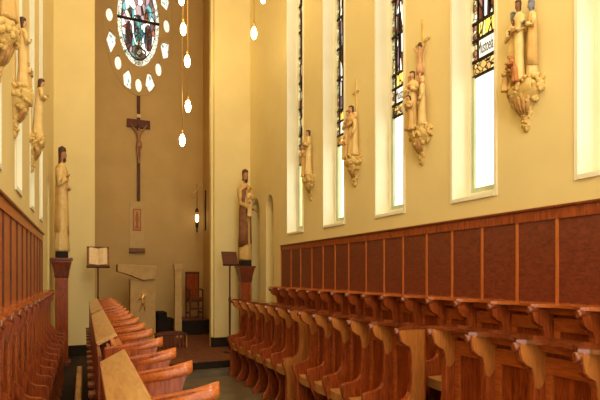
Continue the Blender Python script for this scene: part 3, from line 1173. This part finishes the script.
# altar: broad mensa with a gabled underside on a block
ya = 15.6
P = lambda px, py: (x_at(px, ya), z_at(py, x_at(px, ya), ya))
al = thing('altar', 'sand coloured stone altar with a wide slab narrowing to a point below', 'altar', (x_at(143, ya), ya, SANC))
ax, az = x_at(143, ya), SANC
pts = [P(117.5, 264), P(117.5, 271.5), P(129.5, 275), P(143.5, 280.5), P(156.8, 277.5), P(156.8, 266)]
mb = MB()
mb.prism(pts, lambda p, tt: (p[0] - ax, tt, p[1] - az), -.05, .75)
mb.build('mensa', M['stone'], al, .015)
mb = MB()
x0, x1 = P(130.5, 300)[0], P(156, 300)[0]
mb.box(x0 - ax, x1 - ax, .08, .65, 0, P(143, 279.5)[1] - az)
mb.build('altar_block', M['stone'], al, .012)
mb = MB()
mb.box(x0 - ax - .04, x1 - ax + .04, .05, .68, 0, .10)
mb.build('altar_base', M['stone'], al, .012)
zz0, zz1 = P(143, 312)[1] - az, P(143, 291)[1] - az
V = [(0, 0, .5), (0, 0, .72), (.0, 0, .86), (.0, 0, .95), (-.11, 0, .62), (-.15, 0, .48), (.10, 0, .80), (.13, 0, .98),
     (-.05, 0, .25), (-.10, 0, .0), (.06, 0, .25), (.08, 0, .02)]
E = [(0, 1), (1, 2), (2, 3), (1, 4), (4, 5), (1, 6), (6, 7), (0, 8), (8, 9), (0, 10), (10, 11)]
V = [(a, .05 + b, zz0 + c * (zz1 - zz0)) for a, b, c in V]
body(al, 'relief_figure', M['brass'], V, E, [.045, .05, .028, .04, .024, .018, .024, .018, .03, .02, .03, .02], 'gilt relief of a striding figure')

# stone post
yq = 16.2
xq = x_at(177.8, yq)
pq = thing('stone_post', 'tall square sandstone post standing between the altar and the chair', 'post', (xq, yq, SANC))
hq = z_at(264, xq, yq) - SANC
mb = MB()
mb.box(-.115, .115, -.115, .115, .06, hq - .22)
mb.build('shaft', M['stone'], pq, .01)
mb = MB()
mb.box(-.14, .14, -.14, .14, 0, .06)
mb.build('foot', M['stone'], pq, .01)
mb = MB()
mb.box(-.135, .135, -.135, .135, hq - .20, hq)
mb.box(-.12, .12, -.12, .12, hq - .24, hq - .20)
mb.build('head', M['stone'], pq, .012)

# dark platforms
yb = 16.9
for nm, px0, px1, y0, y1, top, lb in (('platform', 181.5, 209.5, 16.6, 17.9, 319.5, 'black fronted low platform under the tall chair'),
                                      ('step_block', 157.5, 167, 17.0, 17.8, 312.5, 'taller dark block on the floor beside the altar'),
                                      ('step_block', 167.2, 174, 17.0, 17.8, 319, 'lower dark block between the taller block and the stone post')):
    xa, xb = x_at(px0, y0), min(x_at(px1, y0), BX1 - .02)
    zt = z_at(top, (xa + xb) / 2, y0)
    t = thing(nm, lb, 'platform', ((xa + xb) / 2, (y0 + y1) / 2, SANC))
    hx, hy = (xb - xa) / 2, (y1 - y0) / 2
    mb = MB()
    mb.box(-hx, hx, -hy, hy, 0, zt - SANC - .03)
    mb.build('plinth', M['black'], t)
    mb = MB()
    mb.box(-hx, hx, -hy - .015, hy, zt - SANC - .03, zt - SANC)
    mb.build('top', M['black'] if nm != 'platform' else M['carpet'], t)
    if nm == 'platform':
        PZ = zt
# chair
yc = 16.95
xch = x_at(194.3, yc)
ch = thing('armchair', 'tall dark wooden armchair with a high back on the dark platform', 'chair', (xch, yc, PZ), .15)
d_ = xch * SA + yc * CA
hch = 47 * d_ / F
wch = .23
for sx in (-1, 1):
    for sy in (-1, 1):
        mb = MB()
        hh = hch * (.60 if sy < 0 else .97)
        mb.box(sx * wch - .022, sx * wch + .022, sy * .2 - .022, sy * .2 + .022, 0, hh)
        mb.build('leg', M['walnut'], ch, .006)
    mb = MB()
    mb.tube([(sx * wch, .2, hch * .62), (sx * wch, 0, hch * .625), (sx * wch, -.24, hch * .60)], [.022, .028, .03], 8)
    mb.build('arm', M['walnut'], ch)
    mb = MB()
    mb.box(sx * wch - .012, sx * wch + .012, -.2, .2, hch * .12, hch * .15)
    mb.build('stretcher', M['walnut'], ch)
mb = MB()
mb.box(-wch, wch, -.22, .2, hch * .36, hch * .40)
mb.build('seat', M['walnut'], ch, .01)
mb = MB()
mb.box(-wch + .02, wch - .02, -.21, .17, hch * .40, hch * .46)
mb.build('seat_cushion', M['carpet'], ch, .02)
mb = MB()
mb.box(-wch + .02, wch - .02, .18, .215, hch * .44, hch * .95)
bk = mb.build('backrest', M['oak'], ch, .008)
mb = MB()
mb.box(-wch - .03, wch + .03, .17, .23, hch * .95, hch)
mb.build('crest_rail', M['walnut'], bk, .01)
mb = MB()
mb.box(-wch, wch, -.012 - .2, .012 - .2, hch * .20, hch * .24)
mb.build('front_stretcher', M['walnut'], ch)

# low slatted bench
ybn = 13.9
xb0, xb1 = x_at(156, ybn), x_at(187.5, ybn)
bn = thing('low_bench', 'low dark slatted bench on the red carpet in front of the altar', 'bench', ((xb0 + xb1) / 2, ybn, SANC))
hw = (xb1 - xb0) / 2
hb = z_at(332.5, (xb0 + xb1) / 2, ybn) - SANC
mb = MB()
mb.prism([(-hw, hb - .09), (hw, hb - .09), (hw, hb - .06), (hw * .7, hb - .02), (hw * .2, hb), (-hw * .5, hb - .02), (-hw, hb - .05)], lambda p, tt: (p[0], tt, p[1]), -.05, .45)
mb.build('top', M['walnut'], bn, .01)
for k in range(7):
    x = -hw * .78 + k * hw * .25
    mb = MB()
    mb.box(x - .022, x + .022, 0, .03, 0, hb - .09)
    mb.build('slat', M['oakd'], bn)
mb = MB()
mb.box(hw * .90, hw * .97, -.03, .40, 0, hb - .07)
mb.build('end_board', M['seatc'], bn, .006)
mb = MB()
mb.box(-hw * .97, -hw * .90, -.03, .40, 0, hb - .07)
mb.build('end_board', M['walnut'], bn, .006)


# lecterns
def lectern(name, label, x, y, zt, w, hgt, tilt=.5, pole=.03):
    t = thing(name, label, 'lectern', (x, y, SANC))
    h = zt - SANC
    mb = MB()
    mb.lathe([(pole, .05), (pole * .8, .3), (pole * 1.1, h * .5), (pole * 1.5, h * .52), (pole * .8, h * .56), (pole * .8, h - hgt * .5)], n=14)
    mb.build('pole', M['walnut'], t)
    mb = MB()
    mb.lathe([(w * .42, 0), (w * .42, .03), (w * .2, .06), (pole, .08)], n=20)
    mb.build('base', M['walnut'], t)
    mb = MB()
    mb.box(-w / 2, w / 2, -.015, .015, -hgt / 2, hgt / 2)
    mb.xf(Matrix.Translation((0, .0, h - hgt * .45)) @ Matrix.Rotation(-tilt, 4, 'X'))
    ds = mb.build('desk', M['walnut'], t, .006)
    mb = MB()
    mb.box(-w / 2 - .01, w / 2 + .01, -.085, .0, -hgt / 2 - .02, -hgt / 2 + .02)
    mb.xf(Matrix.Translation((0, .0, h - hgt * .45)) @ Matrix.Rotation(-tilt, 4, 'X'))
    mb.build('book_ledge', M['walnut'], ds, .004)
    return t


ylc = 12.75
xlc = x_at(98, ylc)
zlc = z_at(247, xlc, ylc)
lectern('book_stand', 'slim dark book stand before the left pier carrying an open book', xlc, ylc, zlc, .50, .54, .35, .022)
bk = thing('open_book', 'open book with pale pages resting on the slim left book stand', 'book', (xlc, ylc, zlc - .26), 0)
for sx in (-1, 1):
    mb = MB()
    pr = [(0, -.018), (.06 * sx, -.04), (.14 * sx, -.042), (.225 * sx, -.022), (.225 * sx, -.014), (0, -.006)]
    mb.prism(pr, lambda p, tt: (p[0], p[1], tt), -.215, .215)
    mb.xf(Matrix.Rotation(-.35, 4, 'X') @ Matrix.Translation((0, -.02, .0)) @ Matrix.Rotation(-.42 * sx, 4, 'Z'))
    o = mb.build('page_block', M['page'], bk)
mb = MB()
mb.box(-.235, .235, -.014, -.002, -.225, .225)
mb.xf(Matrix.Rotation(-.35, 4, 'X') @ Matrix.Translation((0, -.02, .0)))
mb.build('cover', M['rust'], bk, .004)

ylr = 12.55
xlr = x_at(229.8, ylr)
zlr = z_at(251.5, xlr, ylr)
lectern('lectern', 'small wooden lectern with a sloping desk left of the right pedestal', xlr, ylr, zlr, .42, .42, .5, .03)

# sanctuary lamp on a wall bracket
ysl = 17.7
xsl = x_at(197, ysl)
sl = thing('sanctuary_lamp', 'hanging sanctuary lamp with a glowing glass on a curved wall bracket', 'lamp', (BX1, ysl, 0))
zq = lambda py: z_at(py, xsl, ysl)
lx = xsl - BX1
mb = MB()
mb.box(-.04, 0, -.06, .06, zq(230), zq(190))
mb.build('wall_plate', M['iron'], sl, .01)
mb = MB()
mb.tube([(-.03, 0, zq(200)), (-.05, 0, zq(192)), (lx * .45, 0, zq(184.5)), (lx * .8, 0, zq(185)), (lx * 1.0, 0, zq(190)), (lx * 1.5, 0, zq(194)), (lx * 1.6, 0, zq(199)), (lx * 1.25, 0, zq(200))], .014, 8)
mb.build('bracket', M['brass'], sl)
mb = MB()
mb.tube([(lx, 0, zq(184)), (lx, 0, zq(208))], .010, 6)
mb.build('chain', M['iron'], sl)
mb = MB()
mb.lathe([(.01, .12), (.05, .06), (.07, .0), (.075, -.03)], (lx, 0, zq(211)), 14)
mb.build('canopy', M['iron'], sl)
mb = MB()
mb.lathe([(.03, -.26), (.06, -.2), (.065, -.05), (.055, .0), (.02, .02)], (lx, 0, zq(215)), 14)
mb.build('glass', M['flame'], sl)
mb = MB()
mb.lathe([(.008, -.36), (.03, -.30), (.022, -.2), (.06, -.12), (.068, .0)], (lx, 0, zq(223)), 14)
mb.build('cup', M['iron'], sl)

# pendant lamps
GL = 'pendant lamps'
pend = [(182.3, 140, 15.0, 'lowest bare pendant lamp on the right side of the apse'),
        (188, 106, 14.6, 'pendant lamp second from the bottom of the glowing string'),
        (187.3, 61, 13.2, 'pendant lamp third from the bottom of the glowing string'),
        (183.3, 29, 12.6, 'pendant lamp level with the middle of the rose window'),
        (254, 33, 10.6, 'single bright pendant lamp before the right pier'),
        (181.5, -1, 12.2, 'topmost pendant lamp of the string cut by the picture edge'),
        (263, -3, 10.0, 'pendant lamp at the top edge right of the single lamp')]
for px, py, Y, lb in pend:
    x = x_at(px, Y)
    z = z_at(py, x, Y)
    s = (x * SA + Y * CA) / F
    t = thing('pendant_lamp', lb, 'lamp', (x, Y, z), 0, GL)
    mb = MB()
    mb.lathe([(.3, -6.5), (1.6, -5.5), (2.6, -3), (2.9, 0), (2.3, 3), (1.2, 5.5), (.6, 6.5)], n=16, sx=s, sy=s)
    for v in mb.bm.verts:
        v.co.z *= s
    mb.build('bulb', M['bulb'], t)
    mb = MB()
    mb.lathe([(1.3 * s, 5.4 * s), (1.3 * s, 9 * s), (.4 * s, 10.5 * s)], n=12)
    mb.build('socket', M['brass'], t)
    mb = MB()
    mb.tube([(0, 0, 9 * s), (0, 0, ZC - z)], .012, 6)
    mb.build('cable', M['brass'], t)

# unseen lamps added to brighten the nave, shaped like the pendants
for y, z, lb in ((-.6, 7.6, 'added fill lamp high above the centre aisle, first row'), (3.4, 10.6, 'added fill lamp high above the centre aisle, second row'),
                 (7.0, 12.6, 'added fill lamp high above the centre aisle, third row')):
    t = thing('pendant_lamp', lb, 'lamp', (AXC - .2, y, z), 0, GL)
    mb = MB()
    mb.lathe([(.01, -.2), (.06, -.15), (.09, 0), (.06, .12), (.02, .17)], n=16)
    mb.build('bulb', M['bulb'], t)
    mb = MB()
    mb.tube([(0, 0, .16), (0, 0, ZC - z)], .012, 6)
    mb.build('cable', M['brass'], t)
    li = bpy.data.lights.new('nave_fill', 'POINT')
    li.energy = 260
    li.color = (1, .84, .60)
    li.shadow_soft_size = .3
    lo = bpy.data.objects.new('fill_light', li)
    COL.objects.link(lo)
    lo.location = (AXC - .2, y, z - .55)

# ------------------------------------------------------------------ sky
wd = bpy.data.worlds.new('sky')
S.world = wd
wd.use_nodes = True
bg = wd.node_tree.nodes['Background']
bg.inputs['Color'].default_value = (1.0, .92, .76, 1)
bg.inputs['Strength'].default_value = 2.6

S.view_settings.view_transform = 'Standard'
S.view_settings.look = 'None'
S.view_settings.exposure = 0.1
S.view_settings.gamma = 1
S.view_settings.use_curve_mapping = False
S.cycles.use_denoising = True
S.cycles.max_bounces = 10
S.cycles.diffuse_bounces = 6
S.cycles.transparent_max_bounces = 12
S.cycles.sample_clamp_indirect = 6
